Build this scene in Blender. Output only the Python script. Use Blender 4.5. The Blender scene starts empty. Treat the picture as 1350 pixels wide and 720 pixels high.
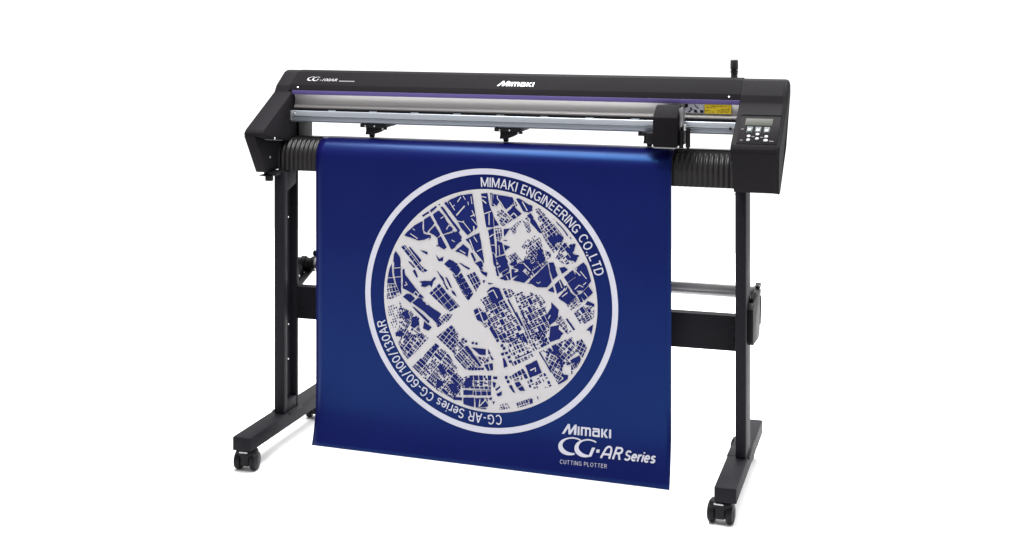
import bpy, bmesh, math, random
from mathutils import Vector, Matrix

random.seed(7)
scene = bpy.context.scene
C = scene.collection

# ------------------------------------------------------------------ camera
cam_d = bpy.data.cameras.new("camera")
cam = bpy.data.objects.new("camera", cam_d)
C.objects.link(cam)
cam_d.sensor_width = 36.0
cam_d.lens = 1860.98 / 1350.0 * 36.0
cam_d.shift_x = (675.0 - 637.74) / 1350.0
cam_d.shift_y = -(360.0 + 11.96) / 1350.0
cam_d.clip_end = 500.0
cam.location = (1.7716, -3.6638, 1.3083)
cam.rotation_euler = (math.radians(90), 0, 0.3027)
scene.camera = cam

# ------------------------------------------------------------------ light
world = bpy.data.worlds.new("World")
scene.world = world
world.use_nodes = True
wn = world.node_tree
bg = wn.nodes["Background"]
# a white studio: bright backdrop side, dimmer room behind the photographer
wtc = wn.nodes.new("ShaderNodeTexCoord")
wsx = wn.nodes.new("ShaderNodeSeparateXYZ")
wmr = wn.nodes.new("ShaderNodeMapRange")
wmr.interpolation_type = 'SMOOTHSTEP'
wmr.inputs["From Min"].default_value = -0.75
wmr.inputs["From Max"].default_value = 0.10
wmr.inputs["To Min"].default_value = 0.37
wmr.inputs["To Max"].default_value = 1.30
wn.links.new(wtc.outputs["Generated"], wsx.inputs[0])
wn.links.new(wsx.outputs["Y"], wmr.inputs["Value"])
wn.links.new(wmr.outputs["Result"], bg.inputs[1])
bg.inputs[0].default_value = (1.0, 1.0, 1.0, 1)

def area(name, loc, target, sx, sy, watts, col=(1, 1, 1)):
    d = bpy.data.lights.new(name, 'AREA')
    d.shape = 'RECTANGLE'
    d.size, d.size_y, d.energy, d.color = sx, sy, watts, col
    o = bpy.data.objects.new(name, d)
    C.objects.link(o)
    o.location = loc
    o.rotation_euler = (Vector(target) - Vector(loc)).to_track_quat('-Z', 'Y').to_euler()
    return o

area("overhead_softbox", (0.22, -0.25, 3.2), (0.35, -0.15, 0.0), 2.8, 1.0, 158)
area("rear_shadow_fill", (1.25, 2.1, 3.2), (0.7, 0.6, 0.0), 3.4, 1.2, 200)  # added fill lamp, lifts the floor shadows and the right-hand sides

scene.view_settings.view_transform = 'Standard'
scene.view_settings.look = 'None'
scene.view_settings.exposure = 0.0
scene.view_settings.gamma = 1.0
scene.view_settings.use_curve_mapping = False
scene.render.engine = 'CYCLES'
scene.cycles.samples = 128
scene.render.resolution_x, scene.render.resolution_y = 1024, 546

# ------------------------------------------------------------------ helpers
def material(name, col, rough=0.5, metal=0.0, spec=0.2, noise=0.0, nscale=60.0,
             bump=0.0, bscale=900.0, tint=None, stretch=None):
    m = bpy.data.materials.new(name)
    m.use_nodes = True
    nt = m.node_tree
    b = nt.nodes["Principled BSDF"]
    b.inputs["Base Color"].default_value = (*col, 1)
    b.inputs["Roughness"].default_value = rough
    b.inputs["Metallic"].default_value = metal
    b.inputs["Specular IOR Level"].default_value = spec
    if tint:
        b.inputs["Specular Tint"].default_value = (*tint, 1)
    tc = nt.nodes.new("ShaderNodeTexCoord")
    src = tc.outputs["Object"]
    if stretch:
        mp = nt.nodes.new("ShaderNodeMapping")
        mp.inputs["Scale"].default_value = stretch
        nt.links.new(src, mp.inputs["Vector"])
        src = mp.outputs["Vector"]
    if noise:
        n = nt.nodes.new("ShaderNodeTexNoise")
        n.inputs["Scale"].default_value = nscale
        n.inputs["Detail"].default_value = 4
        r = nt.nodes.new("ShaderNodeMapRange")
        r.inputs["To Min"].default_value = 1 - noise
        r.inputs["To Max"].default_value = 1 + noise
        mx = nt.nodes.new("ShaderNodeVectorMath")
        mx.operation = 'SCALE'
        mx.inputs[0].default_value = col
        nt.links.new(src, n.inputs["Vector"])
        nt.links.new(n.outputs["Fac"], r.inputs["Value"])
        nt.links.new(r.outputs["Result"], mx.inputs["Scale"])
        nt.links.new(mx.outputs["Vector"], b.inputs["Base Color"])
        r2 = nt.nodes.new("ShaderNodeMapRange")
        r2.inputs["To Min"].default_value = max(0.02, rough - 0.08)
        r2.inputs["To Max"].default_value = rough + 0.08
        nt.links.new(n.outputs["Fac"], r2.inputs["Value"])
        nt.links.new(r2.outputs["Result"], b.inputs["Roughness"])
    if bump:
        n2 = nt.nodes.new("ShaderNodeTexNoise")
        n2.inputs["Scale"].default_value = bscale
        bp = nt.nodes.new("ShaderNodeBump")
        bp.inputs["Strength"].default_value = bump
        bp.inputs["Distance"].default_value = 0.0006
        nt.links.new(src, n2.inputs["Vector"])
        nt.links.new(n2.outputs["Fac"], bp.inputs["Height"])
        nt.links.new(bp.outputs["Normal"], b.inputs["Normal"])
    return m

M = {}
M['floor'] = material("white_studio_floor", (0.96, 0.96, 0.96), 0.9, 0, 0.05, noise=0.01, nscale=3)
M['shell'] = material("black_textured_plastic", (0.0122, 0.0111, 0.0130), 0.62, 0, 0.028, noise=0.10, nscale=25, bump=0.25)
M['cover'] = material("charcoal_cover_plastic", (0.0100, 0.0091, 0.0102), 0.60, 0, 0.018, noise=0.08, nscale=18, bump=0.15)
M['steel'] = material("black_powder_coat", (0.0120, 0.0113, 0.0145), 0.55, 0, 0.07, noise=0.12, nscale=20, bump=0.3, bscale=1400)
M['dark'] = material("matt_black_plastic", (0.0090, 0.0085, 0.0100), 0.5, 0, 0.10, noise=0.1, nscale=40)
M['platen'] = material("ribbed_black_plastic", (0.0180, 0.0165, 0.0175), 0.34, 0, 0.30, noise=0.08, nscale=30)
M['rubber'] = material("black_caster_nylon", (0.0095, 0.0095, 0.0115), 0.45, 0, 0.12, noise=0.1, nscale=50)
M['purple'] = material("violet_stripe", (0.092, 0.070, 0.205), 0.4, 0, 0.2, noise=0.06, nscale=14)
M['silver'] = material("satin_silver_panel", (0.60, 0.58, 0.575), 0.50, 0.75, 0.4, noise=0.06, nscale=30, stretch=(0.05, 1, 1))
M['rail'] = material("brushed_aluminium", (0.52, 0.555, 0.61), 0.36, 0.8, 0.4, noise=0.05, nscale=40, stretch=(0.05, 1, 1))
M['rail_low'] = material("shade_toned_aluminium", (0.23, 0.25, 0.285), 0.42, 0.7, 0.3, noise=0.05, nscale=40, stretch=(0.05, 1, 1))  # rail metal with the lower face's dimmer reflection put into its colour
M['pipe'] = material("grey_aluminium_pipe", (0.36, 0.36, 0.37), 0.38, 0.85, 0.4, noise=0.06, nscale=40, stretch=(0.05, 1, 1))
M['screw'] = material("bright_screw_steel", (0.8, 0.8, 0.8), 0.3, 0.9, 0.5, noise=0.05)
M['vinyl'] = material("blue_vinyl_film", (0.0056, 0.0056, 0.068), 0.33, 0, 0.45, noise=0.05, nscale=5, tint=(0.08, 0.36, 0.95))
M['print'] = material("white_vinyl_print", (0.505, 0.505, 0.580), 0.5, 0, 0.1, noise=0.03, nscale=9)
M['mapwhite'] = material("warm_white_map_print", (0.500, 0.485, 0.495), 0.5, 0, 0.1, noise=0.03, nscale=9)
M['mapblue'] = material("map_blue_blocks", (0.0095, 0.0155, 0.105), 0.4, 0, 0.05, noise=0.05, nscale=9)
M['logo'] = material("white_logo_ink", (0.82, 0.82, 0.84), 0.5, 0, 0.1, noise=0.02)
M['softlogo'] = material("pale_grey_ink", (0.36, 0.355, 0.375), 0.5, 0, 0.1, noise=0.02)
M['greyink'] = material("grey_ink", (0.16, 0.15, 0.165), 0.5, 0, 0.1, noise=0.02)
M['lcd'] = material("lcd_grey_green", (0.056, 0.060, 0.050), 0.5, 0, 0.05, noise=0.04)
M['keys'] = material("white_key_rubber", (0.33, 0.325, 0.34), 0.5, 0, 0.2, noise=0.03)
M['keyframe'] = material("teal_key_frame", (0.045, 0.065, 0.07), 0.5, 0, 0.15, noise=0.05)
M['yellow'] = material("yellow_label_paper", (0.98, 0.72, 0.045), 0.5, 0, 0.15, noise=0.06, nscale=60)
M['yellowink'] = material("label_brown_ink", (0.38, 0.24, 0.02), 0.5, 0, 0.1, noise=0.1)
M['whitelabel'] = material("white_label_paper", (0.68, 0.68, 0.76), 0.5, 0, 0.15, noise=0.03)
M['ink'] = material("black_label_ink", (0.02, 0.022, 0.03), 0.5, 0, 0.1, noise=0.05)

def tag(o, label=None, cat=None, group=None, kind=None):
    if label: o["label"] = label
    if cat: o["category"] = cat
    if group: o["group"] = group
    if kind: o["kind"] = kind
    return o

def obj(name, bm, mats, parent=None, smooth=False, angle=35):
    me = bpy.data.meshes.new(name)
    bmesh.ops.recalc_face_normals(bm, faces=bm.faces) if smooth != 'keep' else None
    bm.to_mesh(me)
    bm.free()
    for m in (mats if isinstance(mats, (list, tuple)) else [mats]):
        me.materials.append(M[m])
    o = bpy.data.objects.new(name, me)
    C.objects.link(o)
    if parent: o.parent = parent
    if smooth:
        for p in me.polygons: p.use_smooth = True
        me.set_sharp_from_angle(angle=math.radians(angle))
    return o

def empty(name, loc=(0, 0, 0)):
    o = bpy.data.objects.new(name, None)
    o.empty_display_size = 0.05
    C.objects.link(o)
    o.location = loc
    return o

def bevel(bm, geom_edges, w, seg=2):
    if w: bmesh.ops.bevel(bm, geom=geom_edges, offset=w, segments=seg, profile=0.5, affect='EDGES', clamp_overlap=True)

def merge(dst, src):
    me = bpy.data.meshes.new("tmp")
    src.to_mesh(me); src.free()
    dst.from_mesh(me)
    bpy.data.meshes.remove(me)

def box(bm, x0, x1, y0, y1, z0, z1, bev=0.0, seg=2, mi=0):
    t = bmesh.new()
    v = [t.verts.new((x, y, z)) for x in (x0, x1) for y in (y0, y1) for z in (z0, z1)]
    for f in ((0, 1, 3, 2), (4, 6, 7, 5), (0, 4, 5, 1), (2, 3, 7, 6), (0, 2, 6, 4), (1, 5, 7, 3)):
        t.faces.new([v[i] for i in f])
    bmesh.ops.recalc_face_normals(t, faces=t.faces)
    bevel(t, t.edges[:], bev, seg)
    for f in t.faces: f.material_index = mi
    merge(bm, t)

def prism(bm, prof, x0, x1, bev=0.0, seg=2, taper=0.0, mi=0):
    """profile in (y, z) extruded along x"""
    t = bmesh.new()
    a = [t.verts.new((x0, y, z)) for y, z in prof]
    b = [t.verts.new((x1, y, z)) for y, z in prof]
    t.faces.new(a); t.faces.new(b[::-1])
    n = len(prof)
    for i in range(n):
        t.faces.new((a[i], b[i], b[(i + 1) % n], a[(i + 1) % n]))
    bmesh.ops.recalc_face_normals(t, faces=t.faces)
    bevel(t, t.edges[:], bev, seg)
    for f in t.faces: f.material_index = mi
    merge(bm, t)

def slab(bm, pts, axis, d0, d1, bev=0.0, mi=0):
    """2D outline pushed along an axis: axis 'y' takes (x, z) points"""
    t = bmesh.new()
    mk = (lambda p, d: (p[0], d, p[1])) if axis == 'y' else (lambda p, d: (p[0], p[1], d))
    a = [t.verts.new(mk(p, d0)) for p in pts]
    b = [t.verts.new(mk(p, d1)) for p in pts]
    t.faces.new(a); t.faces.new(b[::-1])
    n = len(pts)
    for i in range(n):
        t.faces.new((a[i], b[i], b[(i + 1) % n], a[(i + 1) % n]))
    bmesh.ops.recalc_face_normals(t, faces=t.faces)
    bevel(t, t.edges[:], bev, 2)
    for f in t.faces: f.material_index = mi
    merge(bm, t)

def cyl(bm, p0, p1, r, seg=24, r2=None, bev=0.0, mi=0):
    p0, p1 = Vector(p0), Vector(p1)
    d = p1 - p0
    q = d.to_track_quat('Z', 'Y').to_matrix().to_4x4()
    t = bmesh.new()
    bmesh.ops.create_cone(t, cap_ends=True, segments=seg, radius1=r, radius2=r if r2 is None else r2, depth=d.length,
                          matrix=Matrix.Translation((p0 + p1) / 2) @ q)
    if bev:
        es = [e for e in t.edges if any(len(f.verts) > 4 for f in e.link_faces)]
        bevel(t, es, bev, 2)
    for f in t.faces: f.material_index = mi
    merge(bm, t)

def tube(bm, pts, r, seg=10, mi=0):
    for a, b in zip(pts[:-1], pts[1:]):
        cyl(bm, a, b, r, seg, mi=mi)
        bmesh.ops.create_uvsphere(bm, u_segments=seg, v_segments=6, radius=r, matrix=Matrix.Translation(b))

def screw(parent, loc, axis, r=0.0035, h=0.002, m='screw'):
    bm = bmesh.new()
    a = Vector(axis).normalized()
    cyl(bm, Vector(loc) - a * 0.004, Vector(loc) + a * h, r, 14, bev=0.0008)
    return obj('screw', bm, m, parent, True)

# ------------------------------------------------------------------ lettering (flat outlines in metres)
def text_mesh(body, bold=0.0):
    """triangles of a piece of text in its own plane"""
    cu = bpy.data.curves.new("txt", 'FONT')
    cu.body = body
    cu.offset = bold
    cu.resolution_u = 4
    o = bpy.data.objects.new("txt", cu)
    C.objects.link(o)
    bpy.context.view_layer.update()
    dg = bpy.context.evaluated_depsgraph_get()
    me = bpy.data.meshes.new_from_object(o.evaluated_get(dg))
    V = [(v.co.x, v.co.y) for v in me.vertices]
    Fc = [tuple(p.vertices) for p in me.polygons]
    bpy.data.objects.remove(o); bpy.data.curves.remove(cu); bpy.data.meshes.remove(me)
    return V, Fc

def fit(VF, x0, x1, y0, y1, shear=0.0):
    V, Fc = VF
    V = [(x + shear * y, y) for x, y in V]
    ax, bx = min(v[0] for v in V), max(v[0] for v in V)
    ay, by = min(v[1] for v in V), max(v[1] for v in V)
    return [(x0 + (x - ax) / (bx - ax) * (x1 - x0), y0 + (y - ay) / (by - ay) * (y1 - y0)) for x, y in V], Fc

def join_vf(*parts):
    V, Fc = [], []
    for v, f in parts:
        o = len(V)
        V += v
        Fc += [tuple(i + o for i in q) for q in f]
    return V, Fc

def rect(x0, y0, x1, y1):
    return [(x0, y0), (x1, y0), (x1, y1), (x0, y1)], [(0, 1, 2, 3)]

def poly(*pts):
    return list(pts), [tuple(range(len(pts)))]

def wordmark():
    """the maker's unicase wordmark, M one unit high"""
    L = [poly((0, 0), (.27, 0), (.70, .60), (.74, 0), (.98, 0), (1.36, .60), (1.33, 0), (1.60, 0), (1.64, 1), (1.42, 1), (.95, .36), (.88, 1), (.66, 1)),
         rect(1.75, 0, 1.95, .84)]
    # m
    L += [rect(2.10, 0, 2.30, .66), rect(2.56, 0, 2.76, .66), rect(3.02, 0, 3.22, .62),
          poly((2.10, .66), (2.30, .66), (2.56, .66), (2.76, .66), (3.02, .62), (3.22, .62), (3.18, .76), (3.06, .84), (2.10, .84))]
    # closed a
    L += [rect(3.98, 0, 4.18, .64), poly((3.48, 0), (3.98, 0), (3.98, .18), (3.60, .18), (3.56, .22), (3.36, .20), (3.38, .08)),
          poly((3.36, .20), (3.56, .22), (3.56, .40), (3.60, .45), (3.98, .45), (3.98, .60), (3.48, .60), (3.38, .50)),
          poly((3.40, .67), (4.18, .64), (4.17, .74), (4.08, .84), (3.40, .84))]
    # k
    L += [rect(4.34, 0, 4.54, .84), poly((4.54, .36), (4.82, .84), (5.06, .84), (4.77, .43), (5.08, 0), (4.82, 0), (4.54, .38))]
    L += [rect(5.20, 0, 5.42, .84)]
    return join_vf(*L)

def ribbon(pts, wid):
    """closed stroke of changing width along a centre line"""
    n = len(pts)
    A, B = [], []
    for i, (x, y) in enumerate(pts):
        x0, y0 = pts[max(i - 1, 0)]; x1, y1 = pts[min(i + 1, n - 1)]
        dx, dy = x1 - x0, y1 - y0
        l = math.hypot(dx, dy) or 1
        nx, ny = -dy / l, dx / l
        w = wid[i] / 2
        A.append((x + nx * w, y + ny * w)); B.append((x - nx * w, y - ny * w))
    V = A + B
    Fc = [(i, i + 1, n + i + 1, n + i) for i in range(n - 1)]
    return V, Fc

def letter_c(w, h, a0, a1, thin, thick, shear=0.18):
    P, W = [], []
    for i in range(33):
        a = math.radians(a0 + (a1 - a0) * i / 32)
        x, y = w / 2 * math.cos(a), h / 2 * math.sin(a)
        P.append((x + w / 2 + shear * (y + h / 2), y + h / 2))
        W.append(thin + (thick - thin) * max(0.0, -math.cos(a - 0.50)) ** 1.5)
    return ribbon(P, W)

def series_mark(x0, y0, k=1.0):
    """the CG part of the series mark, widths in metres"""
    c = letter_c(.064, .0410, 50, 290, .0036, .0125, .16)
    g = letter_c(.061, .0410, 50, 298, .0036, .0125, .16)
    spur = poly((.0365, -.0014), (.0455, .0010), (.0540, .0215), (.0455, .0215))
    sh = lambda vf, dx, dy: ([(x + dx, y + dy) for x, y in vf[0]], vf[1])
    out = join_vf(sh(c, 0, .0022), sh(g, .0445, .0012), sh(spur, .0445, .0022))
    return [(x0 + x * k, y0 + y * k) for x, y in out[0]], out[1]

def lay(bm, VF, place, mi=0):
    V, Fc = VF
    vs = [bm.verts.new(place(x, y)) for x, y in V]
    for f in Fc:
        if len(set(f)) < 3: continue
        try:
            q = bm.faces.new([vs[i] for i in f]); q.material_index = mi
        except ValueError:
            pass

def face_camera_side(bm, n):
    n = Vector(n)
    bm.normal_update()
    for f in bm.faces:
        if f.normal.dot(n) < 0: f.normal_flip()

# ------------------------------------------------------------------ setting
FLOOR = 0.0065
bm = bmesh.new()
box(bm, -4.2, 5.4, -1.9, 3.4, FLOOR - .02, FLOOR)
floor = obj('floor', bm, 'floor')
tag(floor, kind='structure')

# ------------------------------------------------------------------ stand
stand = empty('plotter_stand', (0.66, 0.05, FLOOR))
tag(stand, "black steel stand on twin-wheel casters carrying the cutting plotter", "stand")
def P(name, bm, m, parent, smooth=False, angle=35):
    """part whose mesh is written in world metres"""
    o = obj(name, bm, m, parent, smooth, angle)
    off = Vector((0, 0, 0)); q = parent
    while q: off += q.location; q = q.parent
    o.data.transform(Matrix.Translation(-off))
    return o
def pscrew(parent, loc, axis, r=0.0035, h=0.002, m='screw', name='screw'):
    bm = bmesh.new()
    a = Vector(axis).normalized()
    cyl(bm, Vector(loc) - a * 0.004, Vector(loc) + a * h, r, 14, bev=0.0008)
    return P(name, bm, m, parent, True)

def make_post(x0, x1, side):
    """upright with a recessed channel on the inner side (side = +1 opens to +x)"""
    bm = bmesh.new()
    zt, zb = .792, .104
    w = x1 - x0
    if side > 0:
        box(bm, x0, x1, 0.000, 0.022, zb, zt, .0022)          # front flange
        box(bm, x0, x1, 0.084, 0.096, zb, zt, .0022)          # rear flange
        box(bm, x0 + .002, x0 + .013, .0221, .0839, zb, zt)   # web
        box(bm, x0 + .0131, x1 - .001, .0222, .0838, zb, zb + .032, .001)
        slab_pts = [(.0222, .735), (.0838, .752), (.0838, zt), (.0222, zt)]
        prism(bm, slab_pts, x0 + .0131, x1 - .001, .001)
    else:
        box(bm, x0, x1, 0.000, 0.096, zb, zt, .003)
    return bm

post = P('post', make_post(.0015, .0328, 1), 'steel', stand, True)
for z in (.655, .345, .245):
    pscrew(post, (.0158, .062, z), (1, 0, 0), .003)
post2 = P('post', make_post(1.3060, 1.3335, -1), 'steel', stand, True)

def make_foot(x0):
    bm = bmesh.new()
    box(bm, x0, x0 + .0545, -.221, .353, .0655, .1035, .003)
    # plastic end plug and weld plate under the upright
    box(bm, x0 + .001, x0 + .0535, -.2235, -.2195, .0665, .1025, .0012)
    box(bm, x0 - .0012, x0 + .0572, .020, .100, .096, .1045, .0012)
    return bm
feet = [P('foot', make_foot(-.0148), 'steel', stand, True), P('foot', make_foot(1.2830), 'steel', stand, True)]

def make_caster(parent, x, y, yaw):
    c = Vector((x, y, 0))
    R = Matrix.Rotation(yaw, 4, 'Z')
    def fin(bm):
        bm.transform(Matrix.Translation(c) @ R)
        return bm
    zc, r = FLOOR + .0255, .0255
    bm = bmesh.new()
    box(bm, -.0134, .0134, -.021, .014, .020, .0600, .005, 3)     # hood between the wheels
    box(bm, -.0295, .0295, -.0185, .0185, .0360, .0648, .010, 3)
    cyl(bm, (-.030, 0, zc), (.030, 0, zc), .006, 16)
    fork = P('caster', fin(bm), 'rubber', parent, True)
    for s in (-1, 1):
        bm = bmesh.new()
        cyl(bm, (s * .0135, 0, zc), (s * .0318, 0, zc), r, 36, bev=.006)
        cyl(bm, (s * .0312, 0, zc), (s * .0330, 0, zc), .012, 20, bev=.001)
        P('wheel', fin(bm), 'rubber', fork, True)
    bm = bmesh.new()
    box(bm, -.014, .010, -.0235, -.0195, .0560, .0605, .001)
    P('swivel_plate', fin(bm), 'pipe', fork, True)
    return fork
make_caster(stand, .0115, -.188, math.radians(4))
make_caster(stand, 1.2965, -.192, math.radians(-4))
make_caster(stand, .0000, .300, math.radians(8))
make_caster(stand, 1.2880, .300, math.radians(2))

bm = bmesh.new()
box(bm, .0330, 1.3058, .0840, .0945, .358, .451, .002)
box(bm, .0332, 1.3056, .0946, .1200, .3585, .3640, .001)
box(bm, .0332, 1.3056, .0946, .1200, .4450, .4505, .001)
bar = P('crossbar', bm, 'steel', stand, True)
for x in (.050, 1.290):
    for z in (.385, .424):
        pscrew(bar, (x, .0838, z), (0, -1, 0), .0045, .002, 'dark')

bm = bmesh.new()
cyl(bm, (.040, .2, .495), (1.332, .2, .495), .0198, 40, bev=.0015)
roller = P('media_roller', bm, 'pipe', stand, True)
bm = bmesh.new()
cyl(bm, (-.022, .2, .495), (-.004, .2, .495), .0175, 28, bev=.003)
cyl(bm, (-.0045, .2, .495), (.010, .2, .495), .0225, 28, bev=.003)
cyl(bm, (.0095, .2, .495), (.030, .2, .495), .0180, 28, bev=.003)
cyl(bm, (.029, .2, .495), (.0405, .2, .495), .0225, 28, bev=.002)
P('roller_flange', bm, 'dark', roller, True)
bm = bmesh.new()
cyl(bm, (1.3315, .2, .495), (1.350, .2, .495), .012, 24, bev=.002)
P('roller_flange', bm, 'pipe', roller, True)

def bracket_left():
    bm = bmesh.new()
    prism(bm, [(.096, .452), (.096, .512), (.118, .512), (.175, .480), (.225, .480), (.225, .466), (.180, .458), (.150, .452)], .0035, .0105, .001)
    prism(bm, [(.096, .440), (.108, .440), (.228, .478), (.220, .486)], .0106, .0300, .001)
    box(bm, .004, .0300, .0965, .108, .45, .500, .003)
    cyl(bm, (.024, .222, .5225), (.0395, .222, .5225), .0090, 18, bev=.003)
    box(bm, .029, .0398, .214, .2265, .470, .521, .002)
    return bm
br = P('roller_bracket', bracket_left(), 'dark', stand, True)
for y, z in ((.150, .466), (.185, .470)):
    pscrew(br, (.0105, y, z), (1, 0, 0), .0045)
bm = bmesh.new()
prism(bm, [(.030, .398), (.042, .388), (.165, .379), (.190, .396), (.213, .500), (.203, .512), (.150, .4985), (.055, .4935), (.030, .482)], 1.3338, 1.3480, .001)
br = P('roller_bracket', bm, 'dark', stand, True)
bm = bmesh.new()
tube(bm, [(1.341, .205, .508), (1.3465, .214, .500), (1.3475, .211, .470), (1.3470, .198, .41)], .0028)
P('latch_wire', bm, 'dark', br, True)
bm = bmesh.new()
cyl(bm, (1.336, .192, .5165), (1.352, .192, .5165), .007, 18, bev=.002)
P('latch_knob', bm, 'pipe', br, True)
bm = bmesh.new()
prism(bm, [(.062, .4945), (.140, .4985), (.132, .507), (.068, .503)], 1.3352, 1.3450, .0015)
P('bracket_cap', bm, 'cover', br, True)

# ------------------------------------------------------------------ plotter
plotter = empty('cutting_plotter', (0.70, 0.06, 0.793))
tag(plotter, "wide black cutting plotter with violet stripe and silver rail, mounted on the stand", "plotter")

# profile of the ends in (y, z)
SLANT0, SLANT1 = (.065, 1.016), (-.115, .924)
top_prof = [(.078, 1.034), (.133, 1.070), (.150, 1.0745), (.168, 1.0745), (.185, 1.068), (.197, 1.050)]
def end_profile(yb=.197, zb=.80):
    return [(-.052, .797), (-.127, .905), (-.1245, .915), SLANT1, SLANT0] + top_prof[:-1] + [(yb, 1.050), (yb, zb)]

# left end
bm = bmesh.new()
up = [(-.127, .907), (-.1245, .916), SLANT1, SLANT0] + top_prof[:-1] + [(.197, 1.050), (.197, .860), (-.06, .890)]
prism(bm, up, -.0300, .0270, .0025)
lo = [(-.0520, .797), (-.1265, .9065), (-.060, .8898), (.1968, .8598), (.1968, .80)]
prism(bm, lo, -.0298, .0030, .0015)
lend = P('end_cover', bm, 'shell', plotter, True)
# dark undercut front below the nose
for y, z in ((-.050, .893), (-.030, .838)):
    pscrew(lend, (.0030 if z < .86 else .0270, y, z), (1, 0, 0), .0036)
bm = bmesh.new()
box(bm, -.012, .026, -.040, .020, .786, .7965, .002)
slab(bm, [(-.0300, .7860), (.000, .7830), (.004, .7900), (.000, .7940)], 'y', -.040, -.030)
box(bm, -.004, .016, -.048, -.034, .772, .786, .002)
P('latch', bm, 'dark', lend, True)

# right end: control housing
bm = bmesh.new()
rp = [(-.052, .797), (-.127, .905), (-.1245, .915), SLANT1, SLANT0, (.078, 1.034), (.133, 1.070), (.148, 1.0745), (.158, 1.0700), (.158, 1.050), (.060, .905), (-.020, .797)]
rings = []
for x, ins in ((1.3095, 0), (1.4180, 0), (1.4245, .0012), (1.4285, .0038), (1.4310, .0085), (1.4318, .0140)):
    rings.append([bm.verts.new((x, y, z - (ins if z > 1.02 else ins * .15))) for y, z in rp])
for a, c in zip(rings[:-1], rings[1:]):
    for i in range(len(rp)):
        bm.faces.new((a[i], c[i], c[(i + 1) % len(rp)], a[(i + 1) % len(rp)]))
bm.faces.new(rings[0]); bm.faces.new(rings[-1])
bm.normal_update()
bevel(bm, [e for e in bm.edges if abs(e.verts[0].co.x - e.verts[1].co.x) > .05], .0022, 2)
house = P('control_housing', bm, 'shell', plotter, True)
# narrow the outer face toward the bottom
for v in house.data.vertices:
    wz = v.co.z + .793
    if v.co.x + .70 > 1.38 and wz < .93:
        v.co.x -= (.93 - wz) / .133 * .010

def panel_pt(s, t):
    """point of the slanted face: s = x in metres, t = 0 at the shoulder, 1 at the nose"""
    n = Vector((0, -(SLANT0[1] - SLANT1[1]), (SLANT0[0] - SLANT1[0]))).normalized()
    return lambda h: Vector((s, SLANT0[0] + t * (SLANT1[0] - SLANT0[0]), SLANT0[1] + t * (SLANT1[1] - SLANT0[1]))) + n * h
SL = math.hypot(SLANT0[0] - SLANT1[0], SLANT0[1] - SLANT1[1])
def panel_box(bm, x0, x1, t0, t1, h0, h1, bev=0.0, mi=0):
    t = bmesh.new()
    v = [t.verts.new(panel_pt(x, tt)(h)) for x in (x0, x1) for tt in (t1, t0) for h in (h0, h1)]
    for f in ((0, 1, 3, 2), (4, 6, 7, 5), (0, 4, 5, 1), (2, 3, 7, 6), (0, 2, 6, 4), (1, 5, 7, 3)):
        t.faces.new([v[i] for i in f])
    bmesh.ops.recalc_face_normals(t, faces=t.faces)
    bevel(t, t.edges[:], bev, 2)
    for f in t.faces: f.material_index = mi
    merge(bm, t)
bm = bmesh.new()
panel_box(bm, 1.3225, 1.4225, .318, .975, -.002, .0012, .0008)
# raised rim at the top of the key pad
panel_box(bm, 1.3215, 1.4235, .285, .3175, -.002, .0024, .0008)
kp = P('key_panel', bm, 'cover', house, True)
# a third level is the deepest allowed, so the pieces of the pad hang on the housing
bm = bmesh.new()
panel_box(bm, 1.3348, 1.4032, .392, .556, .0005, .0019, .0004)
P('display', bm, 'lcd', house, True)
for x in (1.349, 1.3703, 1.3919):
    bm = bmesh.new()
    panel_box(bm, x - .0072, x + .0072, .585, .716, .0005, .0017, .0004)
    P('key_frame', bm, 'keyframe', house, True)
for x, t in ((1.349, .668), (1.3703, .672), (1.3919, .676)):
    bm = bmesh.new()
    panel_box(bm, x - .0046, x + .0046, t - .030, t + .030, .0012, .0038, .001)
    P('button', bm, 'keys', house, True)
def round_key(x, t, w=.0050, h=.028):
    bm = bmesh.new()
    a, b = [], []
    for i in range(16):
        q = 2 * math.pi * i / 16
        X, T = x + w * math.cos(q), t + h * math.sin(q)
        a.append(bm.verts.new(panel_pt(X, T)(.0005))); b.append(bm.verts.new(panel_pt(x + (X - x) * .9, t + (T - t) * .9)(.0032)))
    bm.faces.new(a); bm.faces.new(b)
    for i in range(16): bm.faces.new((a[i], a[(i + 1) % 16], b[(i + 1) % 16], b[i]))
    P('button', bm, 'keys', house, True)
for x, t in ((1.3709, .762), (1.3498, .809), (1.3934, .807), (1.3715, .860), (1.3503, .894)): round_key(x, t)
round_key(1.3935, .895, .0062, .030)
for x0, x1, t in ((1.3270, 1.3345, .645), (1.3300, 1.3370, .900), (1.4020, 1.4130, .905), (1.3570, 1.3640, .815), (1.3790, 1.3860, .822)):
    bm = bmesh.new()
    panel_box(bm, x0, x1, t - .008, t + .006, .0011, .0015)
    P('key_legend', bm, 'greyink', house)
pscrew(house, (1.3092, .010, .862), (-1, 0, 0), .0036)
bm = bmesh.new()
box(bm, 1.3120, 1.3330, -.02, .10, .7925, .7968, .001)
slab(bm, [(1.3050, .7830), (1.3120, .7968), (1.3180, .7968), (1.3120, .7900)], 'y', -.020, -.012)
P('latch', bm, 'dark', house, True)

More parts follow.
